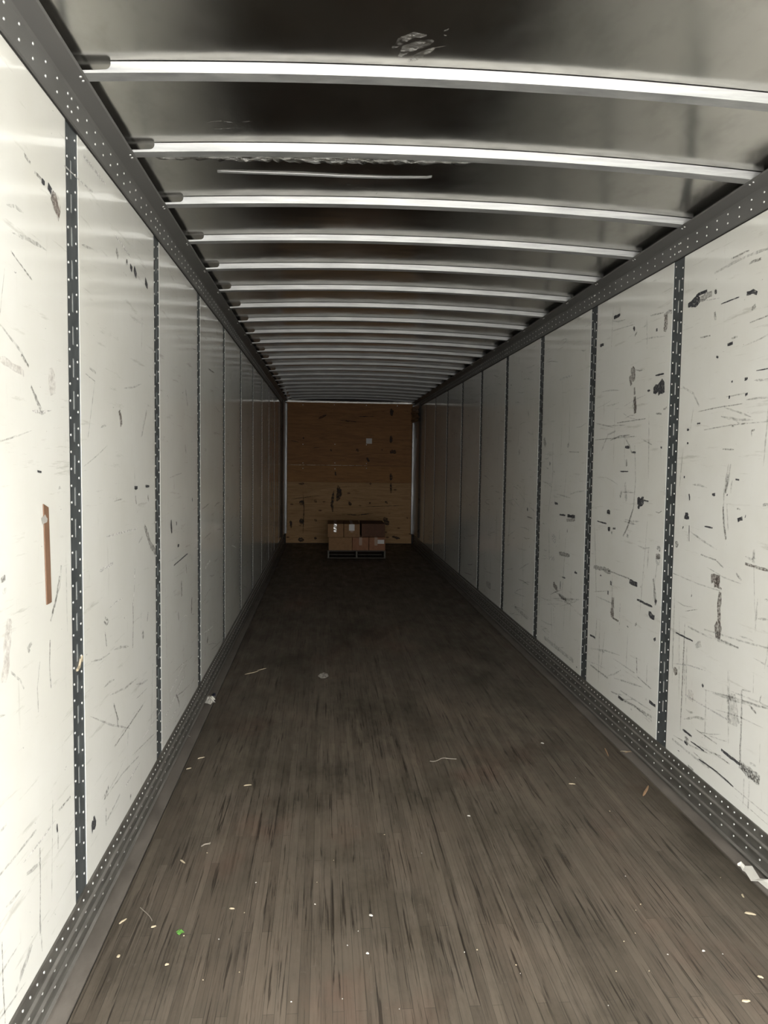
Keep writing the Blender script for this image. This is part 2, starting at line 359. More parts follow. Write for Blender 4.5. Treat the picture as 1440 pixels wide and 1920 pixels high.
right_marks = [
 ([(1290,573),(1297,570)], .03, K, 's'), ([(1296,572),(1312,562)], .045, K, 's'), ([(1312,562),(1335,551)], .03, G, 's'), ([(1305,555),(1326,545)], .015, K, 's'), ([(1340,548),(1344,546)], .02, K, 's'),
 ([(1352,570),(1386,557)], .006, K, 's'), ([(1400,551),(1412,546),(1420,549)], .02, K, 's'), ([(1409,580),(1417,572)], .02, G, 's'), ([(1371,485),(1405,469)], .008, G, 's'), ([(1340,512),(1400,480),(1440,466)], .012, FT, 's'),
 ([(1405,494),(1428,484)], .012, G, 's'), ([(1340,585),(1342,600)], .02, G, 's'), ([(1313,633),(1332,629)], .008, G, 's'), ([(1364,647),(1374,643)], .014, K, 's'), ([(1371,635),(1383,631)], .01, G, 's'), ([(1406,605),(1440,592)], .006, G, 's'),
 ([(1343,669),(1347,670)], .014, K, 's'), ([(1396,711),(1402,709)], .014, K, 's'), ([(1397,740),(1402,738)], .014, K, 's'), ([(1366,745),(1369,744)], .014, K, 's'), ([(1371,716),(1374,715)], .01, K, 's'),
 ([(1309,772),(1345,764),(1392,757)], .005, G, 's'), ([(1418,695),(1440,691)], .005, K, 's'), ([(1280,726),(1300,738),(1311,762)], .012, FT, 's'),
 ([(1307,794),(1313,794)], .01, K, 's'), ([(1288,806),(1292,806)], .014, K, 's'), ([(1288,831),(1291,831)], .012, K, 's'), ([(1320,806),(1370,797),(1440,790)], .006, FT, 's'), ([(1371,798),(1377,799)], .008, G, 's'),
 ([(1409,818),(1409,808),(1415,806)], .008, G, 's'), ([(1355,842),(1376,843)], .006, G, 's'), ([(1370,870),(1366,900),(1360,920)], .012, FT, 's'),
 ([(1282,894),(1284,895)], .014, K, 's'), ([(1379,899),(1386,900)], .01, K, 's'), ([(1292,926),(1293,938)], .012, K, 's'), ([(1335,927),(1341,927)], .014, K, 's'), ([(1363,927),(1364,929)], .014, K, 's'),
 ([(1287,961),(1287,966),(1288,970)], .035, K, 's'), ([(1283,970),(1292,971)], .02, K, 's'), ([(1280,988),(1281,990)], .02, K, 's'), ([(1292,985),(1292,1015)], .006, K, 's'), ([(1289,1000),(1289,1015)], .004, G, 's'),
 ([(1366,870),(1358,920),(1356,960),(1361,1012)], .012, FT, 's'), ([(1366,890),(1360,925)], .018, G, 's'), ([(1373,900),(1370,925)], .012, FT, 's'), ([(1356,950),(1357,985),(1361,1012)], .012, G, 's'), ([(1363,945),(1365,995)], .008, FT, 's'),
 ([(1321,987),(1336,990)], .008, K, 's'), ([(1383,976),(1387,974),(1392,972)], .02, K, 's'), ([(1397,968),(1398,969)], .014, K, 's'), ([(1382,954),(1388,955)], .008, G, 's'), ([(1266,1020),(1272,1022)], .03, G, 's'),
 ([(1314,1040),(1342,1050),(1356,1064)], .007, G, 's'), ([(1380,1075),(1390,1088)], .010, G, 's'), ([(1397,1057),(1440,1070)], .012, BR, 's'), ([(1414,1030),(1413,1055)], .02, FT, 's'), ([(1430,948),(1440,946)], .014, G, 's'),
 ([(1333,1084),(1350,1086)], .05, BR, 'b'), ([(1342,1084),(1344,1100)], .06, BR, 'b'), ([(1350,1110),(1348,1140),(1347,1165)], .032, BR, 'b'), ([(1347,1165),(1346,1197)], .055, BR, 'b'), ([(1346,1185),(1346,1198)], .05, G, 'b'),
 ([(1340,1098),(1353,1104)], .012, BR, 's'), ([(1267,1186),(1299,1202)], .008, K, 's'), ([(1296,1117),(1297,1118)], .014, K, 's'), ([(1304,1212),(1314,1207)], .03, FT, 's'),
 ([(1290,1175),(1330,1195),(1385,1215)], .010, FT, 's'), ([(1320,1180),(1400,1205),(1440,1215)], .008, FT, 's'), ([(1345,1197),(1385,1215)], .008, G, 's'), ([(1262,1075),(1310,1095),(1350,1108)], .006, FT, 's'),
 ([(1284,1242),(1283,1283)], .006, G, 's'), ([(1263,1255),(1270,1260)], .04, BR, 's'), ([(1316,1283),(1319,1288)], .014, K, 's'), ([(1391,1294),(1390,1360),(1387,1430)], .012, G, 's'), ([(1391,1293),(1408,1297)], .008, FT, 's'),
 ([(1373,1300),(1374,1360)], .09, FT, 'b'), ([(1284,1302),(1310,1318),(1365,1350)], .008, WH, 's'), ([(1290,1300),(1300,1308)], .05, PK, 's'), ([(1428,1303),(1424,1316)], .008, G, 's'), ([(1405,1322),(1418,1338)], .010, G, 's'),
 ([(1413,1260),(1412,1300)], .004, FT, 's'), ([(1368,1260),(1366,1350)], .004, FT, 's'), ([(1352,1405),(1370,1420),(1388,1434)], .014, K, 's'), ([(1386,1432),(1405,1448),(1424,1466)], .05, G, 'b'), ([(1388,1436),(1424,1466)], .03, G, 's'),
 ([(1304,1367),(1344,1395)], .006, G, 's'), ([(1280,1368),(1297,1381)], .012, K, 's'), ([(1284,1385),(1291,1389)], .03, G, 's'), ([(1283,1390),(1289,1396)], .014, K, 's'), ([(1295,1390),(1320,1408)], .008, K, 's'),
 ([(1310,1423),(1345,1448),(1375,1475)], .008, K, 's'), ([(1340,1413),(1368,1433)], .008, G, 's'), ([(1260,1385),(1300,1418),(1330,1440)], .012, FT, 's'), ([(1300,1410),(1350,1455),(1440,1530)], .006, FT, 's'),
 ([(1290,1436),(1300,1445)], .014, G, 's'), ([(1405,1465),(1402,1520)], .010, FT, 's'), ([(1395,1460),(1393,1510)], .008, FT, 's'), ([(1425,1395),(1424,1435)], .004, FT, 's'), ([(1405,1430),(1417,1436)], .014, FT, 's'),
 # second panel
 ([(1151,596),(1163,590)], .022, K, 's'), ([(1125,648),(1132,646)], .022, K, 's'), ([(1188,613),(1190,620)], .025, K, 's'), ([(1190,630),(1195,622)], .014, G, 's'), ([(1230,619),(1233,618)], .02, K, 's'), ([(1150,620),(1190,608)], .006, FT, 's'),
 ([(1245,592),(1254,584),(1260,585)], .018, G, 's'), ([(1250,590),(1249,610),(1247,622)], .04, BR, 's'), ([(1220,592),(1244,586)], .008, G, 's'),
 ([(1186,688),(1187,700),(1188,715)], .05, BR, 's'), ([(1181,705),(1184,722)], .03, BR, 's'), ([(1190,726),(1190,740)], .024, BR, 's'), ([(1190,743),(1190,760),(1191,775)], .045, G, 'b'), ([(1190,745),(1191,775)], .03, BR, 'b'),
 ([(1229,704),(1245,701)], .010, K, 's'), ([(1225,732),(1234,729)], .05, K, 's'), ([(1234,730),(1246,724)], .08, K, 's'), ([(1214,733),(1219,732)], .012, K, 's'), ([(1230,775),(1240,776)], .010, G, 's'), ([(1244,768),(1250,763)], .012, G, 's'),
 ([(1157,793),(1210,785)], .007, G, 's'), ([(1116,825),(1190,818)], .005, G, 's'), ([(1128,845),(1140,815),(1155,808)], .012, FT, 's'), ([(1170,818),(1180,835),(1185,850)], .014, FT, 's'), ([(1185,848),(1192,848)], .012, K, 's'), ([(1172,838),(1180,839)], .02, K, 's'),
 ([(1174,862),(1175,874)], .03, G, 's'), ([(1163,884),(1178,884)], .008, K, 's'), ([(1190,835),(1192,900),(1188,950),(1172,1000)], .012, FT, 's'), ([(1187,955),(1178,985),(1168,1005)], .014, G, 's'),
 ([(1195,940),(1207,940)], .05, K, 's'), ([(1197,945),(1200,950)], .05, K, 's'), ([(1207,938),(1216,940)], .010, K, 's'), ([(1138,960),(1144,961)], .03, K, 's'), ([(1142,988),(1142,996)], .04, K, 's'), ([(1149,991),(1154,991)], .014, K, 's'), ([(1146,997),(1148,1000)], .02, G, 's'),
 ([(1120,977),(1137,982)], .01, K, 's'), ([(1163,925),(1165,930)], .05, G, 's'), ([(1172,905),(1174,940)], .03, FT, 's'), ([(1175,1004),(1178,1006)], .02, G, 's'),
 ([(1232,1026),(1238,1032)], .03, G, 's'), ([(1230,1042),(1238,1043)], .035, BR, 's'), ([(1233,1045),(1234,1060)], .05, FT, 's'), ([(1225,1085),(1228,1110),(1229,1135)], .025, G, 's'), ([(1228,1125),(1231,1130)], .03, K, 's'),
 ([(1113,1063),(1130,1066),(1145,1073)], .03, G, 's'), ([(1140,1070),(1180,1085)], .008, G, 's'), ([(1180,1090),(1195,1096)], .03, K, 's'), ([(1194,1124),(1223,1138)], .012, K, 's'), ([(1144,1094),(1147,1094)], .03, K, 's'), ([(1139,1111),(1141,1112)], .03, K, 's'),
 ([(1149,1120),(1149,1140)], .05, BR, 'b'), ([(1148,1140),(1148,1158)], .055, BR, 'b'), ([(1148,1158),(1160,1165)], .012, BR, 's'), ([(1216,1150),(1227,1159)], .03, K, 's'), ([(1192,1168),(1193,1173)], .03, G, 's'), ([(1227,1196),(1228,1202)], .03, K, 's'),
 ([(1106,1190),(1116,1196)], .016, K, 's'), ([(1107,1247),(1140,1272)], .012, G, 's'), ([(1194,1233),(1194,1262)], .012, G, 's'), ([(1194,1268),(1221,1292)], .008, G, 's'), ([(1162,1308),(1190,1325),(1222,1345)], .014, G, 's'), ([(1159,1306),(1168,1313)], .02, K, 's'),
 ([(1217,1315),(1229,1324)], .02, K, 's'), ([(1163,1295),(1220,1332)], .008, FT, 's'), ([(1150,1235),(1190,1262)], .008, FT, 's'), ([(1185,1320),(1222,1352)], .01, FT, 's'),
 # third panel
 ([(1020,822),(1023,836)], .05, G, 's'), ([(1065,832),(1066,838)], .04, G, 's'), ([(1030,868),(1032,872)], .03, G, 's'), ([(1067,847),(1086,848)], .006, G, 's'), ([(1037,830),(1036,900),(1028,960)], .010, FT, 's'),
 ([(1040,943),(1046,945)], .02, K, 's'), ([(1049,965),(1060,966)], .014, K, 's'), ([(1064,967),(1078,969)], .025, K, 's'), ([(1062,975),(1078,975)], .025, G, 's'), ([(1037,885),(1040,888)], .04, WH, 's'), ([(1035,1005),(1042,1014)], .07, WH, 's'), ([(1030,1046),(1040,1048)], .03, WH, 's'),
 ([(1037,1095),(1045,1105)], .05, BR, 's'), ([(1051,1090),(1050,1105)], .014, K, 's'), ([(1054,1082),(1060,1084)], .012, K, 's'), ([(1048,1115),(1062,1125)], .03, G, 's'), ([(1077,1073),(1082,1075)], .014, K, 's'), ([(1048,1037),(1068,1042)], .03, G, 's'), ([(1037,1130),(1040,1190)], .01, WH, 's'),
 ([(1050,712),(1072,704)], .016, WH, 's'), ([(990,770),(991,780)], .02, G, 's'), ([(972,850),(975,845)], .05, FT, 's'), ([(988,955),(990,956)], .03, K, 's'), ([(965,1138),(990,1160)], .03, FT, 's'), ([(912,1092),(920,1100)], .07, FT, 's'),
 ([(1020,1195),(1075,1240)], .03, FT, 's'),
]
def rand_marks(mb, sgn, n):
    xw = -sgn*(W-.0004) if sgn > 0 else W-.0004
    for i in range(n):
        y = random.uniform(1.3, 13.5); z = .2+2.3*random.random()**1.5
        L = random.uniform(.02, .35)*(1.6 if z < .8 else 1); a = random.gauss(-.12 if z < 1 else .05, .12)
        if random.random() < .25: a = math.pi/2+random.gauss(0, .12)
        mat = random.choice([m_faint]*9+[m_grey, m_white]) if L > .06 else random.choice([m_grey, m_grey, m_faint, m_faint, m_black])
        if L <= .06: L *= .45
        p = [(y, z), (y+L/2*math.cos(a), z+L/2*math.sin(a)+random.uniform(-.01, .01)), (y+L*math.cos(a), z+L*math.sin(a))]
        if any(abs(q[0]-c) < GW+.02 for q in p for c in (left_y if sgn > 0 else right_y)): continue
        ys = sorted(q[0] for q in p)
        if any(ys[0] < c < ys[-1] for c in (left_y if sgn > 0 else right_y)): continue
        if min(q[1] for q in p) < .2 or max(q[1] for q in p) > 2.55: continue
        ribbon(mb, p, random.uniform(.004, .012), mat, lambda aa, bb: (xw, aa, bb))
def side_wall(sgn, ys, name, label, marks, nr):
    mb = MB(); xi = -sgn*W; xo = -sgn*(W+.014); xb = -sgn*(W+.05)
    lo, hi = min(xo, xb), max(xo, xb)
    mb.box((lo, Y0, -.04), (hi, YE+.1, 2.80), m_panel)
    for c in ys:      # liner continues behind the slots of each post
        a0, a1 = sorted((-sgn*(W+.0056), -sgn*(W+.015))); mb.box((a0, c-.02, .2), (a1, c+.02, 2.6), m_panel)
    edges = [Y0]+[e for c in ys for e in (c-GW, c+GW)]+[YE+.05]
    for i in range(0, len(edges), 2):
        a, b = edges[i], edges[i+1]; x0, x1 = min(xi, xo), max(xi, xo)
        prof = [(x0, a), (x1, a), (x1, b), (x0, b)]
        mb.box((x0, a, .16), (x1, b, 2.64), m_panel)
    marks_on_wall(mb, sgn, marks); rand_marks(mb, sgn, nr)
    return tag(mb.build(name), label, kind='structure')
side_wall(1, left_y, 'wall_left', 'left wall of glossy white liner panels with light scuffs', left_marks, 260)
side_wall(-1, right_y, 'wall_right', 'right wall of white liner panels with heavy black scuffs', right_marks, 760)

# ------------------------------------------------------------------ logistic posts between the panels
ORD = ['first', 'second', 'third', 'fourth', 'fifth', 'sixth', 'seventh', 'eighth', 'ninth', 'tenth', 'eleventh', 'twelfth']
def post(sgn, yc, label, individual, group):
    x0 = -sgn*(W+.0024)       # face of the post, slightly recessed
    th = .0028; xb = x0-sgn*th
    mb = MB(); hw = .055; sw = .0068; z0, z1 = .16, 2.615
    slots = [.37+.1*i for i in range(22)]; sl = .029
    cuts = [z0]+[e for s in slots for e in (s-sl, s+sl)]+[z1]
    def P(y, z, x=x0): return (x, y, z)
    # plate with open slots: side strips full length, bridges in the middle
    for (a, b) in ((-hw, -sw), (sw, hw)):
        mb.box((min(x0, xb), yc+a, z0), (max(x0, xb), yc+b, z1), m_post)
    for i in range(0, len(cuts), 2):
        mb.box((min(x0, xb), yc-sw, cuts[i]), (max(x0, xb), yc+sw, cuts[i+1]), m_post)
    # raised edge beads
    for s in (-1, 1):
        a = yc+s*hw; mb.box((min(x0, x0+sgn*.0012), min(a, a-s*.004), z0), (max(x0, x0+sgn*.0012), max(a, a-s*.004), z1), m_post)
    rv = []
    n = 46
    for i in range(n):
        rv.append((x0, yc-.036, .20+.0522*i)); rv.append((x0, yc+.036, .222+.0522*i))
    if not individual:
        for p in rv:
            if p[2] < 2.59: rivet_add(mb, p, sgn)
    o = mb.build('wall_post', loc=(x0, yc, z0))
    tag(o, label, 'wall post', group)
    if individual:
        for p in rv:
            if p[2] < 2.59: rivet_obj(o, p, sgn)
    return o
LW, RW = 'slotted posts of the left wall', 'slotted posts of the right wall'
for i, y in enumerate(left_y):
    if i == 0: lab = 'dark slotted steel post in the left wall, beside the camera'
    else: lab = 'dark riveted slotted post in the left white wall, %s counted from the foreground' % ORD[i-1]
    if i == len(left_y)-1: lab = 'dark slotted post in the left wall closest to the plywood front wall'
    o = post(1, y, lab, i in (1, 2), LW)
for i, y in enumerate(right_y):
    if i == 0: lab = 'dark slotted steel post in the right wall, beside the camera'
    else: lab = 'dark riveted slotted post in the right white wall, %s counted from the foreground' % ORD[i-1]
    if i == len(right_y)-1: lab = 'dark slotted post in the right wall closest to the plywood front wall'
    o = post(-1, y, lab, i in (1, 2), RW)

# ------------------------------------------------------------------ baseboards (corrugated scuff band and flat floor plate)
def base(sgn, name, label, ystart):
    mb = MB()
    prof = [(-.004, .173), (.0055, .1735), (.007, .171), (.007, .134), (.0165, .131), (.0165, .126), (.007, .122), (.007, .085), (.0165, .082), (.0165, .077),
            (.007, .073), (.007, .034), (.013, .030), (.013, .024), (.008, .020), (.008, -.03), (-.004, -.03)]
    pr = [(-sgn*(W-a), z) for a, z in prof]
    mb.extrude(pr, 'y', Y0, YE-.02, m_base)
    for zz in (.1285, .0795, .027):
        mb.extrude([(-sgn*(W-a), zz+z) for a, z in ((.010, -.0045), (.019, -.003), (.019, .002), (.010, .0045))], 'y', Y0, YE-.02, m_ridge)
    mb.extrude([(-sgn*(W-a), z) for a, z in ((.006, .0045), (.012, .003), (.0645, .003), (.0645, -.03), (.006, -.03))], 'y', Y0, YE-.02, m_plate)
    o = mb.build(name); tag(o, label, kind='structure')
    st = MB()
    for z, step, cnt in ((.153, .05, 50), (.103, .096, 25), (.053, .096, 25)):
        n = 0; y = Y0+.05+ (0.02 if step > .06 else 0)
        while y < YE-.1:
            p = (-sgn*(W-.007), y, z)
            if y >= ystart and n < cnt: rivet_obj(o, p, sgn); n += 1
            else: rivet_add(st, p, sgn)
            y += step
    s = st.build('rivets', parent=o, smooth=True); s['kind'] = 'stuff'
base(1, 'baseboard_left', 'corrugated riveted metal scuff band along the left wall', 1.75)
base(-1, 'baseboard_right', 'corrugated riveted metal scuff band along the right wall', 2.75)

# ------------------------------------------------------------------ roof sheet and top rails
ZC = 2.740
def roof_z(x): return ZC+.036*(1-(x/1.18)**2)
mb = MB(); nx, ny = 40, 60
vs = []
for j in range(ny+1):
    y = Y0+(YE+.1-Y0)*j/ny
    for i in range(nx+1):
        x = -1.26+2.52*i/nx; vs.append((x, y, roof_z(x)))
fs = [(j*(nx+1)+i, j*(nx+1)+i+1, (j+1)*(nx+1)+i+1, (j+1)*(nx+1)+i) for j in range(ny) for i in range(nx)]
k0 = len(vs)
mb.add(vs, fs, m_roof)
mb.box((-1.3, Y0, 2.79), (1.3, YE+.1, 2.82), m_roof)
def roof_scratch(pts, w, kind='stroke', mat=m_roofscr):
    P = []
    for px, py in pts:
        p = on_z(px, py, ZC+.03); p = on_z(px, py, roof_z(p.x)-.0008); P.append((p.x, p.y))
    ribbon(mb, P, w, mat, lambda a, b: (a, b, roof_z(a)-.0008), kind)
for pts, w in (([(735,91),(755,76),(780,66),(800,67)], .030), ([(746,108),(765,92),(790,84),(812,76)], .042), ([(765,116),(790,104),(815,90)], .030),
               ([(765,98),(785,88)], .02), ([(830,60),(842,54)], .006), ([(832,66),(838,68)], .006), ([(815,90),(835,87)], .006),
               ([(388,230),(415,227)], .010), ([(395,243),(455,240)], .006), ([(455,229),(468,228)], .014), ([(420,228),(438,230)], .010),
               ([(650,346),(660,347)], .014), ([(645,362),(670,351),(700,354),(712,356)], .004), ([(705,365),(711,355)], .004)):
    roof_scratch(pts, w)
o = mb.build('ceiling', smooth=False)
tag(o, 'polished dark metal roof sheet above the cross bows', kind='structure')
for p in o.data.polygons:
    if p.index < nx*ny: p.use_smooth = True

YB, SB = 2.345, .5705
bows_y = [YB+SB*i for i in range(-1, 22)]
def rail(sgn, name, label, ystart):
    mb = MB()
    prof = [(-.01, 2.600), (.006, 2.600), (.010, 2.603), (.012, 2.682), (.018, 2.688), (.066, 2.705), (.070, 2.711), (.067, 2.7125), (.064, 2.712), (.050, 2.7075), (-.01, 2.700)]
    mb.extrude([(-sgn*(W-a), z) for a, z in prof], 'y', Y0, YE, m_rail)
    # dark strip painting the shadow line under the rail
    mb.box((min(-sgn*(W+.0), -sgn*(W-.0035)), Y0, 2.5965), (max(-sgn*(W+.0), -sgn*(W-.0035)), YE-.02, 2.6005), m_dark)
    # closing strip above the ledge up to the roof sheet
    mb.box((min(-sgn*(W+.01), -sgn*W), Y0, 2.70), (max(-sgn*(W+.01), -sgn*W), YE, 2.78), m_rail)
    o = mb.build(name); tag(o, label, kind='structure')
    st = MB(); tl = math.atan2(.040, .051)
    ti = 0.0
    ys = []; y = Y0+.04; posts = left_y if sgn > 0 else right_y
    while y < YE-.1: ys.append(y); y += .09
    for c in posts: ys += [c-.03, c+.03]
    ys.sort(); n = 0
    for y in ys:
        for xx, zz in ((.0108, 2.629), (.0116, 2.667)):
            p = (-sgn*(W-xx), y, zz)
            if y >= ystart and n < 56:
                rivet_obj(o, p, sgn, ti if sgn > 0 else ti); n += 1
            else: rivet_add(st, p, sgn, ti)
    for y in bows_y:
        for d in (-.003, .022):
            p = (-sgn*(W-.058), y+.018+d, 2.7022)
            rivet_obj(o, p, sgn, 1.2) if y > 2 else rivet_add(st, p, sgn, 1.2)
    s = st.build('rivets', parent=o, smooth=True); s['kind'] = 'stuff'
rail(1, 'trim_1', 'grey riveted top rail where the left wall meets the roof', 1.7)
rail(-1, 'trim_2', 'grey riveted top rail where the right wall meets the roof', 2.85)

# ------------------------------------------------------------------ roof bows (hat section, notched at the ends)
def bow_mesh():
    mb = MB(); prof = [(0, -.0022), (.0095, -.029), (.060, -.029), (.070, -.0022)]
    xe = 1.225; xn = 1.102       # full section between +-xn, notched front and rear faces beyond
    xs = [-xn+2*xn*i/44 for i in range(45)]
    def strip(poly_a, poly_b):
        pass
    vs = []
    for x in xs:
        for (y, z) in prof: vs.append((x, y, roof_z(x)+z))
    fs = []
    for i in range(44):
        for j in range(3): fs.append((i*4+j, i*4+j+1, (i+1)*4+j+1, (i+1)*4+j))
    mb.add(vs, fs, m_bow)
    vs = [(x, y, roof_z(x)+z) for x in (xn, xe) for (y, z) in prof]
    mb.add(vs, [(j, j+1, 5+j, 4+j) for j in range(3)], m_bow)
    for s in (-1,):
        # lower part of the faces below the notch continues to the rail, with a rounded inner corner
        T = [0, .25, .5, .75, 1]
        pts = []      # notch outline along x: (x, fraction of face height left)
        for k in range(7):
            a = math.pi/2*k/6; r = .012
            pts.append((xn+.0+r*(1-math.cos(a)) , .28+.46*(1-math.sin(a)) if k < 6 else .28))
        pts.append((xe, .26))
        pts[0] = (xn, 1.0)
        pts = [(xn, 1.0), (xn+.0005, .74), (xn+.003, .52), (xn+.008, .36), (xn+.015, .28), (xn+.05, .25), (xe, .25)]
        vs = []
        for (x, fr) in pts:
            X = s*x; rz = roof_z(X)
            def fp(front, t):   # t = fraction up from the bottom
                return (X, .0095*(1-t) if front else .060+.010*t, rz-.029*(1-t))
            vs += [fp(True, fr), fp(True, 0), fp(False, 0), fp(False, fr)]
        n = len(pts)
        fs = [(i*4+j, i*4+j+1, (i+1)*4+j+1, (i+1)*4+j) for i in range(n-1) for j in range(3)]
        mb.add(vs, fs, m_bow)
    return mb
protoB = None
for i, y in enumerate(bows_y):
    if protoB is None:
        o = bow_mesh().build('roof_bow'); mesh = o.data; protoB = o
    else:
        o = bpy.data.objects.new('roof_bow', protoB.data); COL.objects.link(o)
    o.location = (0, y, 0)
    if i == 0: lab = 'galvanised roof bow straight above the camera, nearer than the scratched roof area'
    elif i == 1: lab = 'nearest galvanised roof bow, wide bright bar just behind the smeared roof scratch'
    elif i == 2: lab = 'galvanised roof bow with crumpled foil tape hanging behind it'
    elif i < 12: lab = 'pale galvanised roof bow across the dark roof, %s counted from the foreground' % ORD[i-1]
    elif i == 22: lab = 'pale galvanised roof bow right against the bright header over the plywood wall'
    else: lab = 'thin distant galvanised roof bow, %s counted back from the plywood front wall' % ORD[22-i]
    tag(o, lab, 'roof beam', 'galvanised bows across the roof')

# foil tape patch and hanging bright strip behind the second bow
mb = MB(); n = 60; rows = []
for i in range(n+1):
    t = i/n; px = 305+575*t; p1 = on_z(px, 313+22*t, ZC+.02)
    x = p1.x; y1 = bows_y[2]+.072
    d = .05+.05*math.sin(math.pi*t)
    for j in range(6):
        s = j/5; rows.append((x, y1+d*s+random.uniform(-.010, .004)*(j > 3), roof_z(x)-.003-random.uniform(0, .009)*(0.15+s)))
mb.add(rows, [(i*6+j, i*6+j+1, (i+1)*6+j+1, (i+1)*6+j) for i in range(n) for j in range(5)], m_foil)
o = mb.build('foil_tape', smooth=True, loc=(-.4, bows_y[2]+.1, ZC))
sol = o.modifiers.new('thick', 'SOLIDIFY'); sol.thickness = .0008
tag(o, 'crumpled shiny foil tape stuck to the roof behind the second bow', 'tape')
mb = MB(); n = 40; vs = []
arc = [(407,320),(470,325),(560,331),(640,337),(720,341),(800,342),(812,340)]
def lerp_arc(px):
    for (a, b), (c, d) in zip(arc, arc[1:]):
        if px <= c: return b+(d-b)*(px-a)/(c-a)
    return arc[-1][1]
for i in range(n+1):
    px = 407+403*i/n; p = on_z(px, lerp_arc(px), ZC+.012)
    hgt = .0045*math.sin(math.pi*min(1, .15+.85*i/n))+.0015
    z = roof_z(p.x)
    vs += [(p.x, p.y, z-.001), (p.x, p.y+.004, z-.001-hgt*.5), (p.x, p.y+.010, z-.001-hgt), (p.x, p.y+.018, z-.001-hgt*.6)]
mb.add(vs, [(i*4+j, i*4+j+1, (i+1)*4+j+1, (i+1)*4+j) for i in range(n) for j in range(3)], m_bow)
o = mb.build('roof_patch', smooth=True, loc=(-.3, 3.1, ZC))
sol = o.modifiers.new('thick', 'SOLIDIFY'); sol.thickness = .0008
tag(o, 'thin bright curved edge of metal patch hanging from the roof beside the foil', 'metal strip')

# ------------------------------------------------------------------ front wall with plywood lining
mb = MB(); mb.box((-W-.03, YE+.031, -.04), (W+.03, YE+.10, 2.80), m_dark)
tag(mb.build('wall_front'), 'front wall of the trailer behind the plywood lining', kind='structure')
YP = YE
def ply(zlo, zhi, mat, label, thick=.018, stains=(), screws=()):
    mb = MB(); y0 = YP-thick+.018
    mb.box((-1.203, y0, zlo), (1.203, YP+.03, zhi), mat)
    for k, (pts, w, m2) in enumerate(stains):
        P = [on_y(px, py, y0) for px, py in pts]
        ribbon(mb, [(p.x, p.z) for p in P], w, m2, lambda a, b, yy=y0-.0006-.0001*(k % 5): (a, yy, b), 'stroke')
    o = mb.build('plywood_sheet', loc=(0, y0, zlo)); tag(o, label, 'plywood', 'plywood sheets lining the front wall')
    for px, py in screws:
        p = on_y(px, py, y0)
        if zlo < p.z < zhi:
            s = bpy.data.objects.new('screw', rm); COL.objects.link(s); s.parent = o; s.matrix_parent_inverse = Matrix.Translation(-o.location)
            s.location = (p.x, y0, p.z); s.rotation_euler = (0, 0, -math.pi/2); s.scale = (1.8, 1.8, 1.8)
    return o, y0
ps = m_plystain
zA = on_y(655, 873, YP).z; zB = on_y(655, 905, YP).z
SC = [(568,759),(627,759),(687,760),(745,761),(568,833),(628,833),(687,834),(568,868),(628,868),(687,869),(568,878),(628,879),(687,878)]
ply(zA+.002, 2.682, m_ply1, 'upper orange brown plywood sheet with small paper label', stains=[([(734,766),(735,780)], .07, ps), ([(733,817),(733,831)], .06, ps), ([(731,847),(743,848)], .08, ps),
    ([(597,785),(612,778)], .04, ps), ([(638,788),(668,791)], .025, ps), ([(568,820),(570,823)], .05, ps), ([(620,842),(622,846)], .04, ps), ([(668,842),(672,847)], .05, ps), ([(716,842),(717,845)], .03, ps), ([(688,858),(692,866)], .05, ps), ([(672,781),(702,781)], .02, ps),
    ([(540,871.5),(600,872)], .008, m_plylight), ([(600,872),(690,873)], .006, m_plylight), ([(545,826),(560,829)], .01, ps), ([(585,840),(600,839)], .01, ps)], screws=SC)
ply(zB+.002, zA-.002, m_ply2, 'narrow middle plywood strip between the upper and lower sheets', stains=[([(733,888),(733,901)], .06, ps), ([(628,884),(630,892)], .03, ps)], screws=SC)
ply(.012, zB, m_ply3, 'lower pale plywood sheet with dark knots behind the cartons', thick=.022, stains=[
    ([(560,907),(570,907)], .05, ps), ([(561,942),(570,943)], .09, ps), ([(561,977),(570,978)], .10, ps), ([(559,1012),(570,1012)], .09, ps), ([(589,938),(594,942)], .05, ps), ([(589,974),(594,977)], .05, ps), ([(589,1008),(594,1010)], .06, ps),
    ([(634,910),(636,925),(632,940)], .09, ps), ([(626,920),(622,945),(624,960)], .05, ps), ([(733,905),(733,925)], .04, ps), ([(694,905),(695,909)], .04, ps), ([(692,942),(695,944)], .05, ps), ([(722,940),(727,944)], .05, ps), ([(654,940),(658,948)], .05, ps),
    ([(720,970),(728,985)], .09, ps), ([(735,1006),(750,1010)], .05, ps), ([(545,975),(546,990)], .05, ps), ([(762,970),(765,972)], .04, ps), ([(640,964),(670,966),(700,962)], .02, ps), ([(545,936),(600,929)], .01, ps), ([(680,950),(760,948)], .01, ps),
    ([(568,926),(570,952),(568,1000)], .02, ps)])
mb = MB(); p = on_y(692, 827, YP-.001); mb.box((p.x-.055, YP-.0025, p.z-.05), (p.x+.055, YP-.0005, p.z+.05), m_label)
tag(mb.build('paper_label'), 'small pale paper label stuck on the upper plywood sheet', 'label')

# bright header angle along the top of the plywood
mb = MB()
mb.extrude([(YE-.03, 2.683), (YE+.03, 2.683), (YE+.03, 2.732), (YE-.004, 2.732), (YE-.010, 2.722), (YE-.024, 2.712), (YE-.034, 2.700)], 'x', -1.235, 1.235, m_bright)
tag(mb.build('trim_3'), 'bright metal header strip over the plywood front wall', kind='structure')

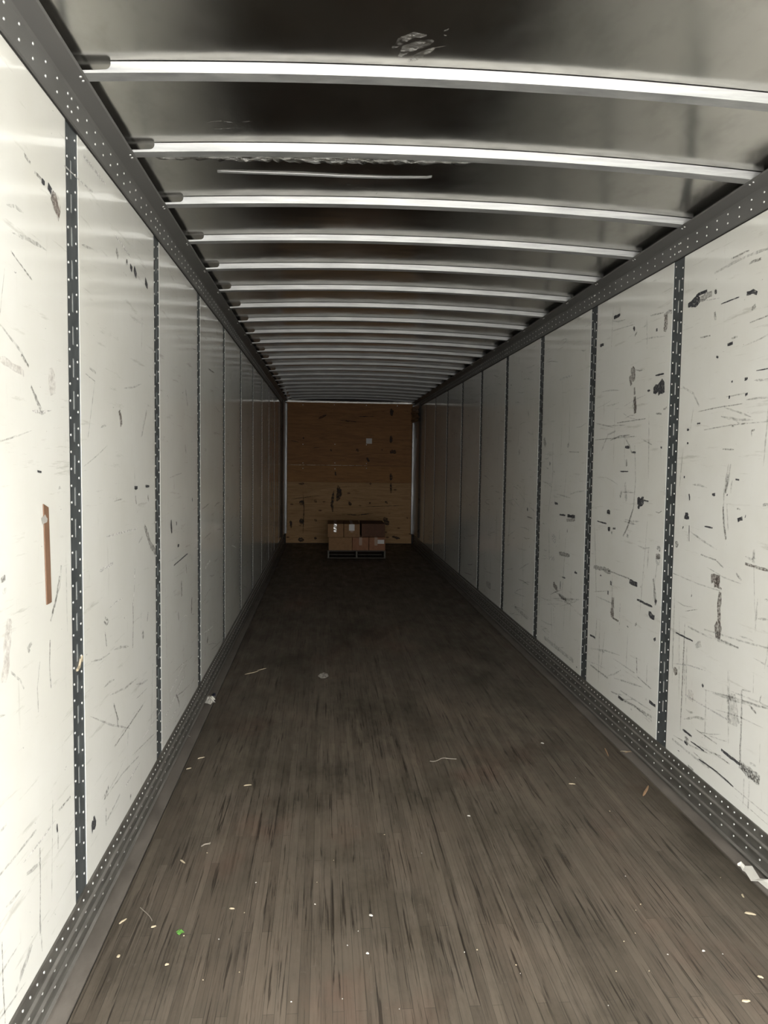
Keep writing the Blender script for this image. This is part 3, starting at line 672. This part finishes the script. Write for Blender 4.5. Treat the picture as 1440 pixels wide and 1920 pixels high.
# corner liners
def corner(sgn, label, extra=False):
    mb = MB()
    prof = [(1.206, YE-.001), (1.206, YE-.007), (1.190, YE-.0235), (1.182, YE-.035), (1.190, YE-.055), (1.205, YE-.05), (1.222, YE-.10), (1.232, YE-.30), (1.237, YE-.58), (1.225, YE-.66), (1.214, YE-.72), (1.222, YE-.80), (1.2495, YE-.84), (1.2495, YE-.001)]
    mb.extrude([(sgn*x, y) for x, y in prof], 'z', .20, 2.66, m_alu)
    o = mb.build('corner_liner', smooth=False, loc=(sgn*1.22, YE-.3, .2)); tag(o, label, 'corner post', 'metal corner liners beside the plywood'); return o
corner(-1, 'shiny metal corner liner left of the plywood wall')
right_liner = corner(1, 'shiny metal corner liner right of the plywood wall, with crumpled tape')
mb = MB(); n = 14; vs = []
for i in range(n+1):
    z = 2.62-.30*i/n
    for j in range(5):
        vs.append((1.165+.012*j+random.uniform(-.014, .014), YE-.06-.19*j+random.uniform(-.03, .03), z))
mb.add(vs, [(i*5+j, i*5+j+1, (i+1)*5+j+1, (i+1)*5+j) for i in range(n) for j in range(4)], m_foil)
o = mb.build('silver_tape', parent=right_liner); sol = o.modifiers.new('t', 'SOLIDIFY'); sol.thickness = .001
o['label'] = 'crumpled silver tape'

# ------------------------------------------------------------------ pallet and cartons
YF = 12.32
pL = on_y(614, 1040, YF).x; pR = on_y(723, 1040, YF).x
pt = on_y(668, 1032, YF).z           # top of the pallet
pal = empty('pallet', ((pL+pR)/2, YF+.5, 0))
tag(pal, 'low weathered wooden pallet under the cartons at the far end', 'pallet')
for k, xx in enumerate((pL+.015, (pL+pR)/2+.0, pR-.015)):
    mb = MB(); mb.box((xx-.013, YF-.005, .016), (xx+.013, YF+1.0, pt-.016), m_pallet); mb.build('stringer', parent=pal)
for k in range(7):
    y = YF+k*.15
    mb = MB(); mb.box((pL, y, pt-.016), (pR, y+.10, pt), m_pallet_dark); mb.build('deck_board', parent=pal)
for k in (0, 3, 6):
    y = YF+.01+k*.15
    mb = MB(); mb.box((pL, y, 0.001), (pR, y+.08, .016), m_pallet_dark); mb.build('bottom_board', parent=pal)
zt1 = on_y(668, 1007.5, YF).z; zt2 = zt1+(zt1-pt)*1.0
zt2 = on_y(640, 982.5, YF).z
def carton(x0, x1, z0, z1, y0, dep, mat, label, tape=None, paper=None, grp='cartons on the pallet'):
    c = Vector(((x0+x1)/2, y0+dep/2, z0)); o = empty('cardboard_box', c); tag(o, label, 'box', grp)
    g = .003
    mb = MB(); mb.box((x0+g, y0, z0+.0005), (x1-g, y0+dep-.004, z1-.002), mat); mb.build('carton_body', parent=o, bevel=.004)
    # two top flaps with a centre seam
    ym = (x0+x1)/2
    for s in (0, 1):
        a, b = (x0+g+.001, ym-.0015) if s == 0 else (ym+.0015, x1-g-.001)
        mb = MB(); mb.box((a, y0+.001, z1-.002), (b, y0+dep-.005, z1-.0004), mat); mb.build('flap', parent=o)
    if tape:
        tx = ym if tape is True else x0+tape*(x1-x0)
        mb = MB(); h = (z1-z0)
        vs = []; n = 8
        for i in range(n+1):
            z = z1-.0-(h*.62)*i/n
            for j in range(3): vs.append((tx-.024+.024*j+random.uniform(-.002, .002), y0-.0012-random.uniform(0, .0025), z))
        tm = m_tape if mat is m_card and not paper else m_tape2
        mb.add(vs, [(i*3+j, i*3+j+1, (i+1)*3+j+1, (i+1)*3+j) for i in range(n) for j in range(2)], tm)
        mb.box((tx-.024, y0-.001, z1-.0004), (tx+.024, y0+dep-.006, z1), m_tape2)
        mb.build('tape', parent=o)
    if paper:
        a, b, c2, d = paper
        mb = MB(); mb.box((x0+a*(x1-x0), y0-.0045, z0+c2*(z1-z0)), (x0+b*(x1-x0), y0-.0035, z0+d*(z1-z0)), m_label)
        l = mb.build('paper_label', parent=o); l['label'] = 'white paper label'
    return o
X = lambda px: on_y(px, 1000, YF).x
xa, xb_, xc, xd = X(614), X(644.5), X(675), X(723)
carton(xa, xb_, zt1, zt2, YF, .39, m_card, 'top layer carton at the left front corner with shiny tape strip', tape=.47)
carton(xb_, xc, zt1, zt2, YF, .39, m_card, 'top layer carton in the middle with white label high on its front', tape=.5, paper=(.32, .66, .5, .98))
carton(X(678), xd, zt1, zt2, YF+.09, .30, m_card3, 'wide dark carton at the right end of the top layer')
xe_, xf_, xg_ = X(616), X(660.5), X(692)
carton(xe_, xf_, pt, zt1, YF, .30, m_card, 'wide plain carton at the left end of the bottom layer')
carton(xf_, xg_, pt, zt1, YF, .39, m_card2, 'bottom layer carton in the middle with brownish tape', tape=.5)
carton(xg_, xd, pt, zt1, YF, .39, m_card2, 'bottom right carton with white shipping label near its upper corner', tape=.42, paper=(.52, .92, .52, .82))
# the rows behind, of which the tops show
carton(xa, xb_, zt1, zt2, YF+.39, .39, m_card, 'carton behind the taped top left carton', tape=.5)
carton(xb_, xc, zt1, zt2, YF+.39, .39, m_card, 'carton behind the labelled top middle carton', tape=.5)
carton(X(678), xd, zt1, zt2, YF+.40, .38, m_card3, 'dark carton behind the wide dark top right carton')
carton(xe_, xf_, pt, zt1, YF+.30, .48, m_card, 'lower back carton behind the wide plain one')
carton(xf_, xg_, pt, zt1, YF+.39, .39, m_card2, 'lower back carton behind the middle one')
carton(xg_, xd, pt, zt1, YF+.39, .39, m_card2, 'lower back carton behind the shipping label one')

# ------------------------------------------------------------------ brown strip on the left wall
xw = -W
pts = [(79.5, 945), (89, 951.5), (95, 1129), (86, 1134)]
P = [on_x(px, py, xw) for px, py in pts]
mb = MB(); A = [(xw+.0012, p.y, p.z) for p in P]+[(xw+.0035, p.y, p.z) for p in P]
mb.add(A, [(0, 1, 2, 3), (4, 7, 6, 5), (0, 4, 5, 1), (1, 5, 6, 2), (2, 6, 7, 3), (3, 7, 4, 0)], m_strip)
o = mb.build('brown_strip', loc=(xw, P[0].y, (P[0].z+P[2].z)/2)); tag(o, 'narrow upright brown strip with cut ends on the left white wall', 'strip')
p = on_x(81, 974, xw); mb = MB()
vs = []; n = 9
for i in range(n):
    a = 2*math.pi*i/n; r = (.010 if i % 2 else .014); vs.append((xw+.0042, p.y+1.6*r*math.cos(a), p.z+r*math.sin(a)))
mb.add(vs+[(xw+.0036, v[1], v[2]) for v in vs], [tuple(range(n))]+[(i, (i+1) % n, n+(i+1) % n, n+i) for i in range(n)], m_bit)
mb.build('chipped_spot', parent=o)

# pale crumb stuck on the first left post
p = on_x(150, 1244, -W); mb = MB()
for (dy, dz, L, a) in ((0, 0, .03, .9), (.02, .012, .022, 1.3), (-.02, -.012, .02, .3)):
    c = (dy, dz); ca, sa = math.cos(a), math.sin(a); w = .004
    q = [(c[0]+ca*L/2-sa*w, c[1]+sa*L/2+ca*w), (c[0]-ca*L/2-sa*w, c[1]-sa*L/2+ca*w), (c[0]-ca*L/2+sa*w, c[1]-sa*L/2-ca*w), (c[0]+ca*L/2+sa*w, c[1]+sa*L/2-ca*w)]
    A = [(-W-.003, p.y+b, p.z+d) for b, d in q]+[(-W+.003, p.y+b*.9, p.z+d*.9) for b, d in q]
    mb.add(A, [(0, 1, 2, 3), (4, 7, 6, 5), (0, 4, 5, 1), (1, 5, 6, 2), (2, 6, 7, 3), (3, 7, 4, 0)], m_chip)
tag(mb.build('paint_flake', loc=(-W, p.y, p.z)), 'pale yellowish flake stuck low on the nearest left wall post', 'debris')

# ------------------------------------------------------------------ paper scraps on the floor plates
def crumple(name, outline, lift, mat, label, cat, z0=.004, thick=.0012):
    """outline in photo pixels lying on the floor plate; folded sheet"""
    Q = [on_z(px, py, z0) for px, py in outline]; c = sum(Q, Vector())/len(Q)
    n = len(Q); vs = [(c.x, c.y, z0+lift)]
    for t, k in ((.5, .9), (1, .35)):
        for i, q in enumerate(Q):
            p = c.lerp(q, t); vs.append((p.x, p.y, z0+.001+lift*k*(1 if i % 2 else .12)+random.uniform(0, lift*.15)))
    fs = [(0, 1+i, 1+(i+1) % n) for i in range(n)]+[(1+i, 1+n+i, 1+n+(i+1) % n, 1+(i+1) % n) for i in range(n)]
    mb = MB(); mb.add(vs, fs, mat); o = mb.build(name, loc=(c.x, c.y, z0))
    s = o.modifiers.new('t', 'SOLIDIFY'); s.thickness = thick
    tag(o, label, cat); return o
crumple('crumpled_paper', [(384,1304),(388,1307),(394,1307),(401,1308),(404,1313),(401,1316),(404,1318),(398,1320),(395,1322),(390,1322),(382,1319),(383,1312)], .022, m_paper,
        'crumpled white paper scrap on the left floor plate', 'paper')
crumple('paper_shadow', [(396,1303),(401,1300),(405,1301),(404,1305),(398,1306)], .006, m_papershadow, 'dark blue piece painting the shadow just behind the crumpled white paper', 'debris')  # dark piece stands in for the shadow cast by the paper
# folded paper ribbon at right
L_ = [(1382,1625),(1389,1623),(1397,1627),(1410,1629),(1425,1650),(1440,1655),(1460,1662),(1478,1672)]
R_ = [(1383,1626),(1388,1628),(1392,1634),(1397,1637),(1408,1653),(1421,1655),(1438,1668),(1470,1682)]
mb = MB(); hs = [.012, .016, .006, .010, .004, .012, .005, .004]; vs = []
for a, b, h in zip(L_, R_, hs):
    p, q = on_z(*a, .004), on_z(*b, .004); vs += [(p.x, p.y, .005+h), ((p.x+q.x)/2, (p.y+q.y)/2, .006+h*.5), (q.x, q.y, .005+h*.4)]
mb.add(vs, [(i*3+j, i*3+j+1, (i+1)*3+j+1, (i+1)*3+j) for i in range(7) for j in range(2)], m_paper)
o = mb.build('paper_ribbon', loc=(1.2, vs[4][1], .004)); s = o.modifiers.new('t', 'SOLIDIFY'); s.thickness = .001
tag(o, 'folded strip of torn white paper on the right floor plate', 'paper')

# ------------------------------------------------------------------ debris on the floor
def splinter(a, b, w, mat, label, grp=None, name='wood_splinter', h=.004, cat='splinter'):
    p, q = on_z(*a), on_z(*b); d = q-p; L = d.length
    if L < 1e-4: return
    d.normalize(); nrm = Vector((-d.y, d.x, 0)); c = (p+q)/2; mb = MB(); vs = []
    T = [0, .12, .35, .6, .85, 1]; K_ = [.25, .8, 1, .9, .7, .15]
    for t, k in zip(T, K_):
        m = p+d*L*t+nrm*random.uniform(-.1, .1)*w; z = .0006+random.uniform(0, .001)
        for (s1, zz) in ((-1, 0), (1, 0), (.6, h*k), (-.5, h*k*.8)):
            u = m+nrm*s1*w*k/2; vs.append((u.x, u.y, z+zz))
    fs = [(i*4+j, i*4+(j+1) % 4, (i+1)*4+(j+1) % 4, (i+1)*4+j) for i in range(5) for j in range(4)]+[(3, 2, 1, 0), (20, 21, 22, 23)]
    mb.add(vs, fs, mat); o = mb.build(name, loc=(c.x, c.y, 0)); tag(o, label, cat, grp); return o
splinter((459,1265), (485,1259), .008, m_chip, 'long thin straw sliver across the floor on the left, far from the camera')
splinter((482,1258), (500,1253), .005, m_chip, 'faint short sliver next to the long straw sliver')
splinter((1206,1493), (1216,1473), .013, m_chip2, 'orange brown wood chip lying near the right floor plate')
splinter((1163,1409), (1188,1411), .011, m_chip, 'pale flat splinter at the edge of the right floor plate')
splinter((1170,1413), (1186,1408), .006, m_chip2, 'thin orange sliver crossed over the pale flat splinter')
splinter((1134,1403), (1141,1419), .008, m_chip2, 'brown upright-lying splinter left of the pale flat splinter')
splinter((1014,1393), (1020,1395), .012, m_bit, 'bright white crumb in the middle distance right of centre')
splinter((1066,1470), (1079,1471), .006, m_chip, 'thin pale sliver lying crosswise left of the orange chip')
splinter((1396,1712), (1418,1716), .012, m_chip, 'cream wood chip near the right edge below the paper strip')
splinter((1391,1677), (1395,1684), .007, m_chip, 'small grey splinter just below the torn paper strip')
splinter((1420,1831), (1432,1835), .007, m_chip, 'cream splinter near the lower right edge')
splinter((1391,1878), (1407,1878), .009, m_chip, 'cream wood chip in the lower right corner')
splinter((1316,1784), (1322,1784), .006, m_bit, 'white crumb right of centre near the bottom')
splinter((457,1474), (472,1472), .007, m_chip, 'bright short sliver on the left half of the floor')
splinter((430,1704), (440,1705), .006, m_chip, 'short cream sliver on the lower left floor')
splinter((283,1740), (293,1737), .007, m_chip, 'cream sliver left of the green leaf bit')
splinter((223,1733), (238,1723), .006, m_chip, 'slanting grey splinter beside the left floor plate')
splinter((338,1613), (347,1619), .007, m_chip, 'slanting pale splinter above the green leaf bit')
splinter((349,1443), (359,1440), .008, m_chip, 'flat pale chip beside the left floor plate')
splinter((371,1423), (384,1420), .005, m_chip, 'thin faint sliver beyond the flat pale chip on the left')
splinter((309,1811), (317,1808), .008, m_chip, 'pale chip below the green leaf bit')
splinter((349,1380), (358,1382), .008, m_paper, 'small whitish paper crumb on the left floor plate')
splinter((219,1796), (225,1791), .010, m_chip, 'roundish pale crumb near the left floor plate, lower left')
splinter((692,1716), (699,1718), .009, m_bit, 'white crumb on the floor straight below the centre')
splinter((686,1788), (692,1789), .007, m_bit, 'white crumb close below the centre, near the bottom')
splinter((876,1530), (882,1531), .006, m_bit, 'white speck right of the floor centre')
rs = random.Random(5)
for k in range(34):
    px = rs.uniform(250, 1400); py = 1420+480*rs.random()**.7
    p = on_z(px, py)
    if abs(p.x) > 1.12: continue
    dx, dy = rs.uniform(1, 3.2), rs.uniform(-1.5, 1.5)
    splinter((px, py), (px+dx, py+dy), rs.uniform(.0025, .005), rs.choice([m_chip, m_bit, m_chip, m_paper]),
             'tiny pale speck of wood dust on the worn floorboards', 'tiny pale specks on the floor', name='wood_speck', h=.002, cat='debris')
# curled fibres
def fibre(pts, r, mat, label):
    cu = bpy.data.curves.new('curled_fibre', 'CURVE'); cu.dimensions = '3D'; sp = cu.splines.new('NURBS'); P = [on_z(*p) for p in pts]
    sp.points.add(len(P)-1); c = P[0].copy()
    for a, q in zip(sp.points, P): a.co = (q.x-c.x, q.y-c.y, .003, 1)
    sp.use_endpoint_u = True; cu.bevel_depth = r; cu.bevel_resolution = 1; cu.materials.append(mat)
    o = bpy.data.objects.new('curled_fibre', cu); COL.objects.link(o); o.location = (c.x, c.y, 0)
    dg = bpy.context.evaluated_depsgraph_get(); me = bpy.data.meshes.new_from_object(o.evaluated_get(dg)); bpy.data.objects.remove(o)
    o = bpy.data.objects.new('curled_fibre', me); COL.objects.link(o); o.location = (c.x, c.y, 0)
    tag(o, label, 'debris')
m_fib = new_mat('grey_fibre', (0.209, 0.186, 0.157), 0, .8)
fibre([(806,1428),(815,1430),(825,1424),(832,1421),(842,1424),(856,1424)], .0022, m_fib, 'curled grey fibre lying right of the floor centre')
fibre([(378,1588),(384,1583),(390,1585),(396,1580),(392,1584)], .003, m_fib, 'twisted grey fluff on the left side of the floor')
fibre([(263,1703),(272,1712),(282,1718),(285,1728)], .0016, m_fib, 'thin curved hair-like fibre left of the green leaf bit')
m_dust = new_mat('grey_dust', (0.244, 0.226, 0.203), 0, .9)
crumple('dust_ring', [(596,1268),(600,1264),(607,1261),(614,1264),(616,1268),(610,1272),(602,1272)], .006, m_dust, 'small pale grey dusty scrap on the far floor left of centre', 'debris', z0=.0005)
# leaf bit
Q = [on_z(*p) for p in ((330,1748),(334,1747),(336,1743),(340,1745),(346,1749),(341,1752),(336,1754),(332,1753))]
c = sum(Q, Vector())/len(Q); n = len(Q)
mb = MB(); vs = [(c.x, c.y, .005)]+[(q.x, q.y, .0015+.004*(i % 2)) for i, q in enumerate(Q)]
mb.add(vs, [(0, 1+i, 1+(i+1) % n) for i in range(n)], m_leaf)
o = mb.build('leaf_fragment', loc=(c.x, c.y, 0)); s = o.modifiers.new('t', 'SOLIDIFY'); s.thickness = .0005
tag(o, 'small bright green leaf fragment on the lower left floor', 'leaf')
